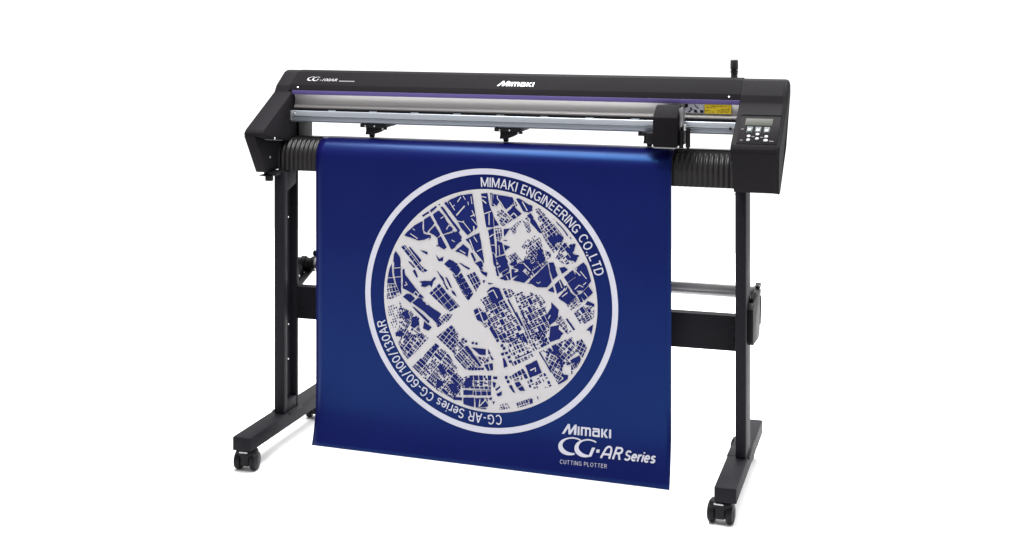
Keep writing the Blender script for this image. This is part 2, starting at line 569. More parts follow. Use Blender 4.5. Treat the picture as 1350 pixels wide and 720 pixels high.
# long top cover between the ends
bm = bmesh.new()
cov = [(.066, 1.0215), (.0795, 1.0370), (.133, 1.0710), (.150, 1.0752), (.168, 1.0752), (.185, 1.0690), (.196, 1.052), (.196, .99), (.10, 1.0125), (.066, 1.0125)]
prism(bm, cov, .0140, 1.3094, .0012)
cover = P('top_cover', bm, 'cover', plotter, True, 20)
bm = bmesh.new()
prism(bm, [(.0640, 1.0095), (.0640, 1.0212), (.0700, 1.0212), (.0700, 1.0095)], .0275, 1.3094, .0008)
P('stripe', bm, 'purple', cover, True)
for x in (.041, 1.281):
    pscrew(cover, (x, .0725, 1.0290), (0, -.75, .66), .0026)
def cover_pt(x, t, h=.0006):
    y = .133 - t * (.133 - .0795); z = 1.0710 - t * (1.0710 - 1.0370)
    n = Vector((0, -(1.0710 - 1.0370), (.133 - .0795))).normalized()
    return Vector((x, y, z)) + n * h
CL = math.hypot(.133 - .0795, 1.0710 - 1.0370)
bm = bmesh.new()
wm = wordmark()
k = (.7425 - .6380) / 5.42
lay(bm, wm, lambda x, y: cover_pt(.6375 + k * x + 0.006 * 0, .80 - y * .37))
face_camera_side(bm, (0, -.5, .8))
P('lettering', bm, 'logo', cover, 'keep')
bm = bmesh.new()
cg = series_mark(0, 0)
lay(bm, cg, lambda x, y: cover_pt(.0590 + x * .36, .70 - y / .043 * .30))
lay(bm, fit(text_mesh("-100AR", .004), .0990, .1530, 0, 1, .25), lambda x, y: cover_pt(x, .705 - y * .20))
face_camera_side(bm, (0, -.5, .8))
P('lettering', bm, 'softlogo', cover, 'keep')
bm = bmesh.new()
lay(bm, rect(.160, 0, .2085, 1), lambda x, y: cover_pt(x, .72 - y * .07))
face_camera_side(bm, (0, -.5, .8))
P('lettering', bm, 'greyink', cover, 'keep')

# silver panel behind the rail: a shallow concave sheet
bm = bmesh.new()
pp = [(.0800, 1.0092), (.0840, 1.000), (.0850, .990), (.0836, .981), (.0790, .9755), (.0765, .9735), (.0765, .9705), (.110, .9700), (.110, 1.0092)]
prism(bm, pp, .0275, 1.3090, 0)
back = P('back_panel', bm, 'silver', plotter, True, 25)

# guide rail with a groove
bm = bmesh.new()
rp2 = [(.0520, .9632), (.0500, .9500), (.0535, .9490), (.0535, .9466), (.1600, .9466), (.1600, .9690), (.0860, .9690), (.0860, .9640), (.0530, .9640)]
prism(bm, rp2, .0275, 1.3090, .0005, 1)
rail = P('guide_rail', bm, 'rail', plotter, True, 25)
bm = bmesh.new()
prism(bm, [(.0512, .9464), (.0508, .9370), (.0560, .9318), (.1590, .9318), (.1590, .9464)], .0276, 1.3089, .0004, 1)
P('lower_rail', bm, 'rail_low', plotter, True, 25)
x = .155
while x < 1.06:
    bm = bmesh.new()
    box(bm, x - .011, x + .011, .0560, .0612, .9641, .9668, .0006)
    P('rail_clip', bm, 'rail', rail, True)
    x += .1255
bm = bmesh.new()
box(bm, .0278, .034, .0475, .0500, .936, .962, .0008)
P('rail_end_plate', bm, 'pipe', rail, True)
bm = bmesh.new()
box(bm, .0285, 1.3085, .0615, .0762, .9641, .9700, .0006)
P('gap_shade_strip', bm, 'dark', rail, True)  # dark strip added so the gap above the rail looks shaded
for x, z in ((.0415, .9550), (1.287, .9480)):
    pscrew(rail, (x, .0500, z), (0, -1, 0), .0035, .0018, 'dark' if x > 1 else 'screw')

# side cheek seen through the gap on the left
bm = bmesh.new()
box(bm, .0272, .0330, .10, .193, .862, .931, .001)
P('side_plate', bm, 'dark', plotter, True)

# ribbed platen
def platen_mesh():
    bm = bmesh.new()
    pit = .0138
    nx = int((1.3092 - .0035) / pit * 10)
    A_, B_ = .0625, .056
    arc = [(.0845 - A_ * math.sin(a), .8325 + B_ * math.cos(a)) for a in [math.radians(28 + 62 * i / 12) for i in range(13)]]
    flat = [(.200, .845), (.200, .8700), (.150, .8810), (.149, .8795), (.125, .8842), (.124, .8862), (.098, .8880), (.0845, .8885), (.076, .8880), (.0750, .8868), (.0615, .8836), (.0605, .8846)]
    prof = flat + arc + [(.0220, .815), (.0212, .7955), (.030, .7945)]
    nf = len(flat)
    cols = []
    for i in range(nx + 1):
        x = .0035 + (1.3092 - .0035) * i / nx
        s = .5 + .5 * math.cos(2 * math.pi * x / pit)
        s = s ** .7
        col = []
        for j, (y, z) in enumerate(prof):
            if j >= nf and j < len(prof) - 1:
                a = min(1.0, (j - nf) / 12)
                ang = math.radians(28 + 62 * a)
                k = min(1.0, (j - nf) / 2.0)
                d = -.0034 * (1 - s) * k
                y2, z2 = y - math.sin(ang) * d, z + math.cos(ang) * d
            else:
                y2, z2 = y, z
            col.append(bm.verts.new((x, y2, z2)))
        cols.append(col)
    for a, b in zip(cols[:-1], cols[1:]):
        for j in range(len(prof) - 1):
            bm.faces.new((a[j], b[j], b[j + 1], a[j + 1]))
    return bm
platen = P('platen', platen_mesh(), 'platen', plotter, True, 50)
bm = bmesh.new()
box(bm, .0036, 1.3090, .0300, .2020, .797, .8440, 0)
P('platen_core', bm, 'dark', platen)

# pinch roller units under the rail
def pinch(x):
    bm = bmesh.new()
    box(bm, x - .036, x + .040, .052, .140, .9215, .9317, .0015)
    slab(bm, [(x - .022, .9217), (x + .030, .9217), (x + .020, .9120), (x + .006, .9040), (x - .004, .9005), (x - .024, .9005), (x - .022, .910)], 'y', .062, .110, .001)
    box(bm, x + .030, x + .044, .050, .060, .9165, .9225, .001)
    o = P('pinch_roller', bm, 'dark', plotter, True)
    bm = bmesh.new()
    cyl(bm, (x - .016, .080, .8990), (x - .004, .080, .8990), .0085, 20, bev=.001)
    P('wheel', bm, 'dark', o, True)
    for dx in (-.020, .008, .034):
        pscrew(o, (x + dx, .0518 if dx < .03 else .0498, .926 if dx < .03 else .9195), (0, -1, 0), .0022, .0012)
    return o
for x in (.2795, .6770, 1.0780): pinch(x)

# cutting head on the rail
bm = bmesh.new()
prism(bm, [(-.0200, .9025), (-.0200, .9780), (.0320, 1.0065), (.0480, 1.0065), (.0480, .9680), (.0480, .9025)], 1.0950, 1.1590, .0022)
head = P('cutting_head', bm, 'cover', plotter, True)
bm = bmesh.new()
slab(bm, [(1.1592, .9450), (1.1592, 1.0000), (1.1640, 1.0030), (1.1690, .9900), (1.1690, .9560), (1.1650, .9450)], 'y', .0100, .0450, .001)
P('side_plate', bm, 'pipe', head, True)
bm = bmesh.new()
box(bm, 1.1592, 1.1720, .0060, .0380, .9060, .9340, .002)
cyl(bm, (1.1665, -.001, .8985), (1.1665, -.001, .9440), .0058, 18, bev=.001)
cyl(bm, (1.1820, .012, .8995), (1.1820, .012, .9500), .0062, 18, bev=.001)
box(bm, 1.1650, 1.1840, .008, .020, .9440, .9520, .001)
cyl(bm, (1.1820, .012, .8900), (1.1820, .012, .8994), .0035, 14)
P('tool_holder', bm, 'dark', head, True)
bm = bmesh.new()
cyl(bm, (1.1745, .006, .9450), (1.1745, .006, .9600), .0048, 18, bev=.001)
P('tool_screw', bm, 'screw', head, True)
bm = bmesh.new()
box(bm, 1.0745, 1.0948, .0000, .0450, .9050, .9350, .002)
box(bm, 1.0600, 1.0948, .0150, .0450, .9270, .9352, .001)
P('head_mount', bm, 'dark', head, True)
bm = bmesh.new()
box(bm, 1.0960, 1.1560, -.0190, .0100, .8985, .9015, .0005)
P('head_foot', bm, 'pipe', head, True)

# labels on the silver panel, laid on a thin carrier plate
def lab_pt(x, z, h): return Vector((x, .0790 - h, z))
bm = bmesh.new()
box(bm, 1.1640, 1.2135, .0770, .0800, .9845, 1.0082)
lab1 = P('pictogram_label', bm, 'whitelabel', back)
bm = bmesh.new()
box(bm, 1.2155, 1.2860, .0770, .0800, .9840, 1.0080)
lab2 = P('warning_label', bm, 'yellow', back)
bm = bmesh.new()
def mark(vf, x0, z0, w, h, yy=.0766):
    lay(bm, vf, lambda x, y: Vector((x0 + x * w, yy, z0 + y * h)))
Lx, Lz = 1.1640, .9845
for pts in ([(0, .55), (.16, .62), (.16, .95), (.10, 1.0), (.0, .95)],
            [(.12, .06), (.30, .34), (.24, .60), (.34, .62), (.36, .42), (.46, .36), (.34, .28), (.26, .04)],
            [(.50, .96), (.54, 1.0), (.58, .78), (.74, .56), (.72, .46), (.66, .54), (.54, .70)],
            [(.48, .04), (.48, .36), (.62, .36), (.64, .20), (.72, .10), (.70, .04)],
            [(.80, .04), (.80, .32), (.92, .36), (.98, .28), (.99, .04)]):
    mark(poly(*pts), Lx, Lz, .0495, .0237)
face_camera_side(bm, (0, -1, 0))
P('label_marks', bm, 'ink', back, 'keep')
bm = bmesh.new()
random.seed(3)
for r in range(5):
    x = .07
    while x < .9:
        w = random.uniform(.03, .16)
        if random.random() < .72: mark(rect(x, .12 + r * .165, min(.93, x + w), .20 + r * .165), 1.2155, .9840, .0705, .0240)
        x += w + .03
mark(poly((.02, .10), (.05, .30), (.02, .50)), 1.2155, .9840, .0705, .0240, .0764)
face_camera_side(bm, (0, -1, 0))
P('label_marks', bm, 'yellowink', back, 'keep')

# clamp lever standing up behind the cover
bm = bmesh.new()
box(bm, 1.2695, 1.2868, .190, .208, 1.020, 1.084, .005, 3)
cyl(bm, (1.2782, .199, 1.0790), (1.2782, .199, 1.0920), .0090, 24, r2=.0110)
cyl(bm, (1.2782, .199, 1.0919), (1.2782, .199, 1.1225), .0111, 24, r2=.0106, bev=.0050)
P('clamp_lever', bm, 'platen', plotter, True)

# ------------------------------------------------------------------ vinyl sheet
SX0, SX1 = .1233, 1.1376
SY = .0172
def sheet_y(z):
    c = max(0.0, .165 - z)
    return SY - 1.35 * c * c
def sheet_prof():
    P_ = [(.2065, .770), (.2065, .862), (.203, .8712), (.190, .8745), (.150, .8828), (.120, .8875), (.100, .8896)]
    A_, B_ = .0673, .0580
    for i in range(21):
        a = math.radians(90 * i / 20)
        P_.append((.0845 - A_ * math.sin(a), .8902 - B_ + B_ * math.cos(a)))
    z = .8902 - B_
    zs = [.78, .70, .60, .50, .40, .30, .24, .20] + [.165 - .147 * i / 12 for i in range(13)]
    for z in zs: P_.append((sheet_y(z), z))
    return P_
bm = bmesh.new()
prof = sheet_prof()
N = 48
cols = []
for i in range(N + 1):
    u = i / N
    x = SX0 + (SX1 - SX0) * u
    col = []
    for y, z in prof:
        dy = 0.0
        if z < .78 and y < .1:
            f = min(1.0, (.78 - z) / .5)
            dy = .0012 * f * math.sin(2 * math.pi * (u * 1.3 + .2)) * 0
        if z < .165: z = z + (.165 - z) / .147 * (.0105 - .0200 * u)      # the lower edge is cut a little askew
        col.append(bm.verts.new((x, y + dy, z)))
    cols.append(col)
for a, b in zip(cols[:-1], cols[1:]):
    for j in range(len(prof) - 1):
        bm.faces.new((a[j], a[j + 1], b[j + 1], b[j]))
bm.normal_update()
for f in bm.faces:
    pass
sheet = obj('vinyl_sheet', bm, 'vinyl', None, True, 60)
sm = sheet.modifiers.new("thickness", 'SOLIDIFY')
sm.thickness = .0004
sm.offset = -1
tag(sheet, "glossy blue vinyl sheet with a white round city map print, draped over the plotter's front", "vinyl sheet")

def on_sheet(off):
    return lambda x, z: Vector((x, sheet_y(z) - off, z))
ECX, ECZ, ER = .6351, .4627, .3610
def annulus(r0, r1, seg=180):
    V, Fc = [], []
    for i in range(seg):
        a = 2 * math.pi * i / seg
        V += [(ECX + r0 * math.sin(a), ECZ + r0 * math.cos(a)), (ECX + r1 * math.sin(a), ECZ + r1 * math.cos(a))]
    for i in range(seg):
        j = (i + 1) % seg
        Fc.append((2 * i, 2 * i + 1, 2 * j + 1, 2 * j))
    return V, Fc
bm = bmesh.new()
lay(bm, annulus(.3449, .3608), on_sheet(.0009))
face_camera_side(bm, (0, -1, 0))
obj('ring_print', bm, 'print', sheet, 'keep')

# --- the city map: white disc, blue blocks, white streets (artwork millimetres from its centre)
SOLIDS=[[[-243,166],[-226,183],[-212,195],[-190,208],[-191,189],[-188,174],[-167,171],[-167,165],[-185,158],[-202,155],[-222,161]],[[-191,224],[-174,235],[-171,231],[-187,221]],[[-167,240],[-151,252],[-149,248],[-164,234]],[[-143,256],[-140,258],[-139,255]],[[-185,212],[-168,223],[-156,204],[-177,178],[-185,182]],[[-170,178],[-153,197],[-139,174],[-147,165],[-157,173]],[[-159,227],[-142,239],[-127,224],[-120,210],[-102,192],[-105,186],[-130,176],[-145,203]],[[-145,162],[-136,168],[-120,140],[-128,134],[-143,143]],[[-149,144],[-144,143],[-147,140]],[[-137,248],[-131,250],[-81,189],[-85,183]],[[-126,260],[-120,264],[-62,197],[-68,192]],[[-127,172],[-88,185],[-76,169],[-96,141],[-105,135]],[[-196,127],[-176,123],[-177,117]],[[-150,117],[-140,107],[-130,113],[-131,102],[-142,101]],[[-230,133],[-226,134],[-194,100],[-199,94]],[[-275,111],[-269,120],[-257,103],[-255,92],[-276,91]],[[-173,155],[-167,165],[-165,164]],[[-116,264],[-108,271],[-78,284],[-46,289],[-31,200],[-59,177],[-78,197]],[[-101,185],[-76,161],[-96,143],[-104,151]],[[-64,163],[-56,167],[-25,183],[-20,151],[-12,106],[-15,103],[-23,114],[-44,138],[-50,150]],[[-94,130],[-72,150],[-56,138],[-59,117],[-78,127]],[[-50,127],[-44,127],[-35,110],[-40,104]],[[-31,100],[-23,94],[-14,83],[-23,85]],[[-20,290],[-2,293],[4,259],[13,239],[16,203],[-5,202],[-12,244]],[[6,294],[13,292],[15,259],[9,262]],[[16,291],[68,285],[73,274],[52,253],[40,259],[34,272],[25,260],[16,260]],[[17,229],[30,208],[18,206]],[[55,244],[73,261],[94,242],[73,227]],[[80,281],[88,283],[120,264],[125,253],[114,247],[100,250]],[[111,237],[120,244],[128,233],[122,227]],[[0,191],[15,198],[21,130],[10,136]],[[25,165],[40,159],[46,132],[25,124]],[[25,119],[48,126],[52,109],[61,90],[37,97],[27,108]],[[45,197],[62,200],[46,178]],[[45,155],[62,150],[49,140]],[[42,168],[55,168],[49,166]],[[12,130],[18,127],[22,108],[25,88],[16,102]],[[120,267],[125,262],[123,252],[114,254]],[[170,181],[194,188],[200,174],[184,162],[173,170]],[[194,197],[211,183],[205,169],[197,180]],[[120,236],[132,225],[153,192],[144,194],[120,219]],[[183,234],[184,233],[188,230],[186,230]],[[191,224],[193,225],[202,217],[199,215]],[[201,215],[204,216],[209,211],[206,209]],[[208,207],[210,209],[224,191],[221,189]],[[229,185],[231,186],[234,183],[232,181]],[[232,162],[245,168],[239,148],[223,142]],[[237,138],[252,138],[245,122],[229,125]],[[138,143],[150,149],[159,121],[144,115]],[[-274,91],[-255,92],[-253,1],[-258,9],[-268,32],[-274,61]],[[-291,57],[-282,84],[-279,49],[-272,28],[-291,26],[-294,31]],[[-249,70],[-243,72],[-241,57],[-201,10],[-185,-4],[-198,-3],[-216,6],[-247,19]],[[-247,-5],[-237,3],[-226,3],[-213,-7],[-226,-19]],[[-220,-20],[-202,-6],[-191,-7],[-188,-14],[-136,-45],[-145,-59],[-136,-73],[-145,-74],[-185,-41]],[[-220,-31],[-212,-33],[-170,-67],[-173,-73],[-194,-54]],[[-185,-69],[-164,-84],[-173,-93],[-188,-88]],[[-199,40],[-182,43],[-167,43],[-157,54],[-150,53],[-160,42],[-164,27],[-170,34],[-182,27],[-194,28],[-190,36]],[[-218,68],[-212,72],[-204,54],[-208,52]],[[-232,93],[-226,93],[-212,80],[-216,78]],[[-148,72],[-145,71],[-130,55],[-124,41],[-131,47]],[[-130,41],[-125,40],[-114,24],[-120,25]],[[-123,56],[-119,56],[-105,31],[-108,29]],[[-105,22],[-97,17],[-91,6],[-102,14]],[[-126,93],[-111,106],[-99,101],[-96,98],[-88,96],[-96,83],[-114,85]],[[-111,80],[-94,89],[-81,77],[-90,64]],[[-247,-48],[-235,-42],[-226,-62],[-241,-66]],[[-222,-61],[-210,-58],[-201,-72],[-210,-87],[-222,-76]],[[-269,-106],[-250,-100],[-249,-113],[-268,-116]],[[-37,101],[-19,108],[-15,94],[-23,89]],[[-82,97],[-78,98],[-53,86],[-56,82]],[[-96,83],[-87,91],[-79,79],[-96,69]],[[-94,59],[-90,58],[-69,24],[-72,24]],[[-23,82],[-3,76],[-5,66],[-17,74]],[[-15,54],[-9,55],[-12,47]],[[0,49],[15,48],[3,45]],[[-3,24],[7,35],[16,38],[31,35],[43,8],[25,-4],[13,-6],[4,12]],[[-41,-29],[-25,-22],[-14,-33],[-14,-61],[-31,-53]],[[-20,-39],[-8,-32],[-2,-49],[-14,-57]],[[4,-75],[12,-71],[28,-97],[19,-99]],[[55,6],[59,8],[97,-59],[94,-62]],[[79,-26],[82,-26],[114,-87],[113,-91]],[[92,-23],[95,-21],[120,-69],[118,-72]],[[21,87],[25,91],[31,71],[25,70]],[[28,91],[52,106],[57,95],[34,77]],[[40,79],[58,90],[59,84],[42,71]],[[37,65],[61,80],[64,63],[49,59]],[[67,89],[85,105],[97,106],[104,95],[91,80],[68,67]],[[71,61],[98,85],[116,70],[101,56]],[[97,112],[114,119],[126,96],[120,82],[103,98]],[[61,104],[79,117],[82,105],[68,100]],[[37,65],[42,66],[40,61],[33,64]],[[111,54],[120,59],[126,54]],[[117,57],[120,63],[167,110],[178,63],[165,48],[138,47]],[[171,113],[184,114],[198,84],[182,70],[175,94]],[[201,101],[214,104],[223,98],[208,87]],[[214,78],[237,97],[245,81],[223,65]],[[246,102],[266,119],[275,111],[288,72],[278,60],[266,46],[237,44],[224,63],[246,78]],[[258,33],[281,57],[294,42],[269,19]],[[237,42],[246,47],[252,36],[246,33]],[[169,39],[182,50],[186,35]],[[188,55],[203,70],[214,51],[208,42],[194,32]],[[198,21],[220,45],[246,27],[223,5]],[[214,51],[220,55],[230,42],[223,37]],[[178,7],[198,-13],[195,-30],[188,-42],[173,-54],[165,-29],[178,-8]],[[176,-59],[200,-52],[197,-64],[211,-74],[194,-88],[173,-88]],[[219,-36],[223,-33],[243,-60],[239,-63]],[[272,8],[279,17],[295,11],[297,4]],[[275,-61],[284,-52],[294,-45],[292,-57],[288,-71],[284,-60]],[[249,31],[258,33],[265,16],[259,13]],[[-147,-191],[-136,-185],[-120,-205],[-131,-212]],[[-148,-225],[-127,-232],[-136,-244],[-150,-254]],[[-164,-148],[-150,-129],[-145,-135],[-160,-153]],[[-114,-237],[-90,-235],[-90,-258],[-105,-256]],[[-67,-132],[-58,-128],[-20,-177],[-26,-181]],[[-47,-131],[-8,-133],[-8,-148],[-23,-148]],[[0,-131],[7,-143],[1,-144]],[[4,-146],[16,-158],[10,-160]],[[-11,-176],[12,-170],[13,-187],[-1,-190]],[[-56,-188],[-50,-187],[-50,-192],[-56,-193]],[[-47,-187],[-41,-186],[-41,-192],[-47,-193]],[[-38,-187],[-32,-185],[-32,-191],[-38,-192]],[[-29,-186],[-22,-185],[-22,-190],[-29,-191]],[[-19,-185],[-13,-184],[-13,-189],[-19,-190]],[[-75,-109],[-69,-107],[-69,-112],[-73,-113]],[[-67,-114],[-62,-112],[-61,-117],[-66,-118]],[[-47,-117],[-42,-115],[-41,-120],[-46,-121]],[[-37,-118],[-31,-116],[-31,-121],[-35,-122]],[[-70,-233],[-62,-218],[-47,-211],[-46,-234],[-62,-243]],[[-70,-250],[-45,-248],[-45,-260],[-70,-262]],[[-70,-271],[-41,-268],[-41,-294],[-70,-289]],[[-37,-269],[-2,-266],[-1,-288],[-35,-294]],[[-99,-271],[-76,-270],[-76,-278],[-99,-279]],[[-35,-295],[-5,-293],[-8,-297],[-29,-296]],[[15,-206],[25,-205],[25,-211],[16,-212]],[[13,-220],[22,-223],[19,-234],[15,-233]],[[25,-252],[39,-244],[37,-254],[28,-258]],[[21,-240],[33,-230],[34,-234],[24,-243]],[[1,-267],[10,-262],[9,-270]],[[13,-275],[19,-273],[16,-280]],[[42,-155],[46,-153],[55,-173],[45,-178]],[[59,-228],[67,-225],[77,-244],[70,-242]],[[76,-218],[88,-214],[94,-222],[82,-229]],[[85,-232],[97,-225],[104,-236],[91,-237]],[[48,-203],[54,-200],[55,-207],[49,-209]],[[53,-214],[59,-212],[61,-218],[55,-220]],[[19,-96],[26,-94],[27,-99],[21,-101]],[[23,-105],[29,-102],[31,-108],[25,-110]],[[36,-118],[42,-115],[43,-121],[37,-123]],[[42,-125],[48,-122],[49,-128],[43,-130]],[[37,-141],[44,-138],[45,-144],[39,-146]],[[48,-137],[55,-135],[56,-140],[50,-142]],[[55,-148],[62,-145],[63,-151],[57,-153]],[[59,-159],[66,-157],[67,-162],[61,-164]],[[106,-169],[137,-152],[151,-183],[119,-200]],[[198,-134],[205,-142],[211,-162],[205,-166]],[[207,-185],[224,-185],[223,-196],[198,-211],[197,-207],[211,-196]],[[179,-110],[191,-107],[201,-126],[188,-132]],[[144,-130],[147,-128],[179,-178],[176,-181]],[[126,-109],[128,-107],[138,-119],[137,-122]],[[240,-140],[255,-130],[259,-141],[246,-156]],[[148,-258],[156,-253],[171,-243],[150,-256]],[[119,-259],[125,-257],[126,-268],[119,-272]],[[138,-251],[141,-250],[143,-260]],[[170,-88],[205,-80],[200,-89],[176,-99]]]
ZONES=[[[[-252,132],[-241,138],[-194,84],[-177,73],[-188,68],[-198,72]],-49.2,18.0,11.0,"b"],[[[21,241],[40,249],[58,230],[67,225],[46,208],[37,210],[31,229]],-37.3,11.6,7.5,"n"],[[[58,260],[76,272],[82,265],[73,259]],-58.5,7.2,5.8,"n"],[[[21,197],[37,199],[39,166],[24,171]],-79.1,10.4,7.5,"n"],[[[65,200],[85,218],[111,232],[120,193],[109,192],[97,223],[82,202],[82,194],[73,186]],-37.3,8.7,6.4,"n"],[[[97,153],[111,174],[120,170],[120,156],[103,149]],-27.4,8.7,7.5,"n"],[[[58,124],[76,134],[97,112],[73,99]],-42.9,8.7,7.0,"n"],[[[109,121],[120,136],[144,160],[162,121],[132,91]],-47.1,8.7,7.0,"n"],[[[135,254],[145,258],[179,222],[198,200],[211,183],[205,163],[185,142],[159,178],[150,206]],-51.2,12.8,9.9,"n"],[[[217,170],[226,164],[245,168],[237,143],[253,138],[243,120],[217,113],[191,126],[205,155]],-50.5,17.4,12.8,"n"],[[[114,158],[129,182],[147,177],[159,124],[162,116],[126,102],[103,118]],-51.2,10.4,7.5,"n"],[[[162,144],[176,139],[173,125],[165,127]],-51.2,10.4,8.7,"n"],[[[-294,23],[-272,26],[-257,1],[-282,-11],[-294,-12]],-73.8,11.6,8.7,"n"],[[[-168,9],[-140,36],[-84,-20],[-113,-36]],-48.5,22.6,15.1,"b"],[[[-102,66],[-78,61],[-47,17],[-59,-1],[-75,21]],-54.9,17.4,11.6,"n"],[[[-293,-37],[-257,-20],[-247,-37],[-272,-97],[-285,-75]],-70.6,7.8,7.2,"s"],[[[-257,-37],[-226,-44],[-201,-63],[-202,-86],[-188,-113],[-244,-119],[-269,-112],[-257,-90]],-30.5,18.0,12.2,"n"],[[[-140,-59],[-120,-43],[-104,-46],[-117,-63],[-136,-76],[-157,-89]],-40.8,9.9,8.7,"n"],[[[-90,58],[-76,70],[-55,37],[-43,20],[-56,-1]],-58.0,15.1,12.8,"b"],[[[-59,65],[-37,75],[-22,50],[-35,25]],-60.3,18.0,8.7,"b"],[[[-22,1],[4,13],[31,-5],[46,2],[64,-27],[85,-55],[114,-104],[37,-109],[31,-104],[4,-66],[-8,-15]],-60.3,16.8,11.6,"d"],[[[-14,-64],[4,-57],[4,-66],[-8,-73]],-47.1,8.7,7.0,"n"],[[[42,36],[64,33],[73,25],[61,13],[52,15]],-64.8,14.5,9.9,"n"],[[[76,19],[97,29],[120,28],[144,24],[159,7],[167,-43],[173,-65],[144,-85],[123,-97],[100,-48]],-61.6,18.6,11.0,"d"],[[[19,116],[49,126],[55,107],[25,96]],-52.9,17.4,14.5,"n"],[[[109,84],[120,105],[156,118],[167,115],[120,70]],36.7,26.1,14.5,"n"],[[[223,2],[246,22],[258,8],[235,-10]],45.7,11.6,6.4,"n"],[[[188,-36],[203,-29],[208,-36],[194,-47]],-37.7,9.3,7.5,"n"],[[[198,-48],[211,-37],[233,-64],[221,-73]],-47.9,10.4,9.3,"n"],[[[242,-18],[266,2],[291,-30],[263,-49]],-56.0,23.2,12.8,"n"],[[[275,-3],[297,11],[297,-8],[296,-30],[287,-24]],-47.9,10.4,8.1,"n"],[[[-261,-133],[-247,-116],[-188,-103],[-173,-113],[-198,-139],[-232,-178],[-246,-160]],-37.5,14.5,10.4,"n"],[[[-218,-197],[-150,-128],[-120,-150],[-91,-191],[-90,-229],[-81,-237],[-96,-277],[-145,-255],[-179,-230]],-37.7,25.5,10.4,"n"],[[[-147,-109],[-105,-75],[-97,-86],[-97,-151],[-120,-130]],-37.7,12.8,11.6,"b"],[[[-97,-86],[-87,-96],[-75,-115],[-20,-178],[-65,-191],[-97,-157]],-45.0,23.2,7.5,"n"],[[[-32,-155],[1,-155],[0,-165],[-17,-173]],-35.7,9.9,8.7,"n"],[[[-78,-222],[-56,-209],[7,-204],[6,-240],[-72,-243]],4.8,14.5,15.1,"n"],[[[-40,-247],[6,-243],[6,-257],[-40,-261]],4.8,14.5,17.4,"b"],[[[-99,-204],[-78,-216],[-81,-263],[-102,-259]],-41.4,14.5,11.6,"n"],[[[55,-105],[114,-75],[162,-72],[170,-105],[79,-152],[61,-133]],27.0,9.3,12.2,"s"],[[[64,-158],[120,-129],[126,-143],[73,-171]],27.0,10.4,14.5,"s"],[[[61,-202],[97,-179],[114,-201],[73,-213]],27.0,10.4,17.4,"n"],[[[111,-207],[159,-186],[179,-215],[167,-222],[120,-229]],27.0,11.6,11.6,"s"],[[[33,-295],[37,-280],[52,-276],[62,-290]],-73.5,10.4,7.5,"n"],[[[82,-272],[120,-256],[119,-272],[86,-284]],-68.0,11.6,7.0,"n"],[[[150,-127],[194,-104],[233,-84],[248,-119],[214,-153],[205,-165],[194,-132]],50.6,9.9,13.3,"d"],[[[159,-135],[194,-115],[203,-160],[211,-187],[194,-206],[176,-170]],-117.9,13.3,10.4,"d"],[[[249,-94],[261,-87],[276,-109],[265,-134],[249,-116]],65.6,13.9,10.4,"b"],[[[240,-140],[255,-130],[260,-141],[248,-164],[236,-181],[233,-180],[235,-157],[223,-161],[221,-152]],-63.4,17.4,14.5,"n"],[[[142,-90],[159,-83],[170,-102],[153,-114]],-116.6,11.6,9.3,"n"]]
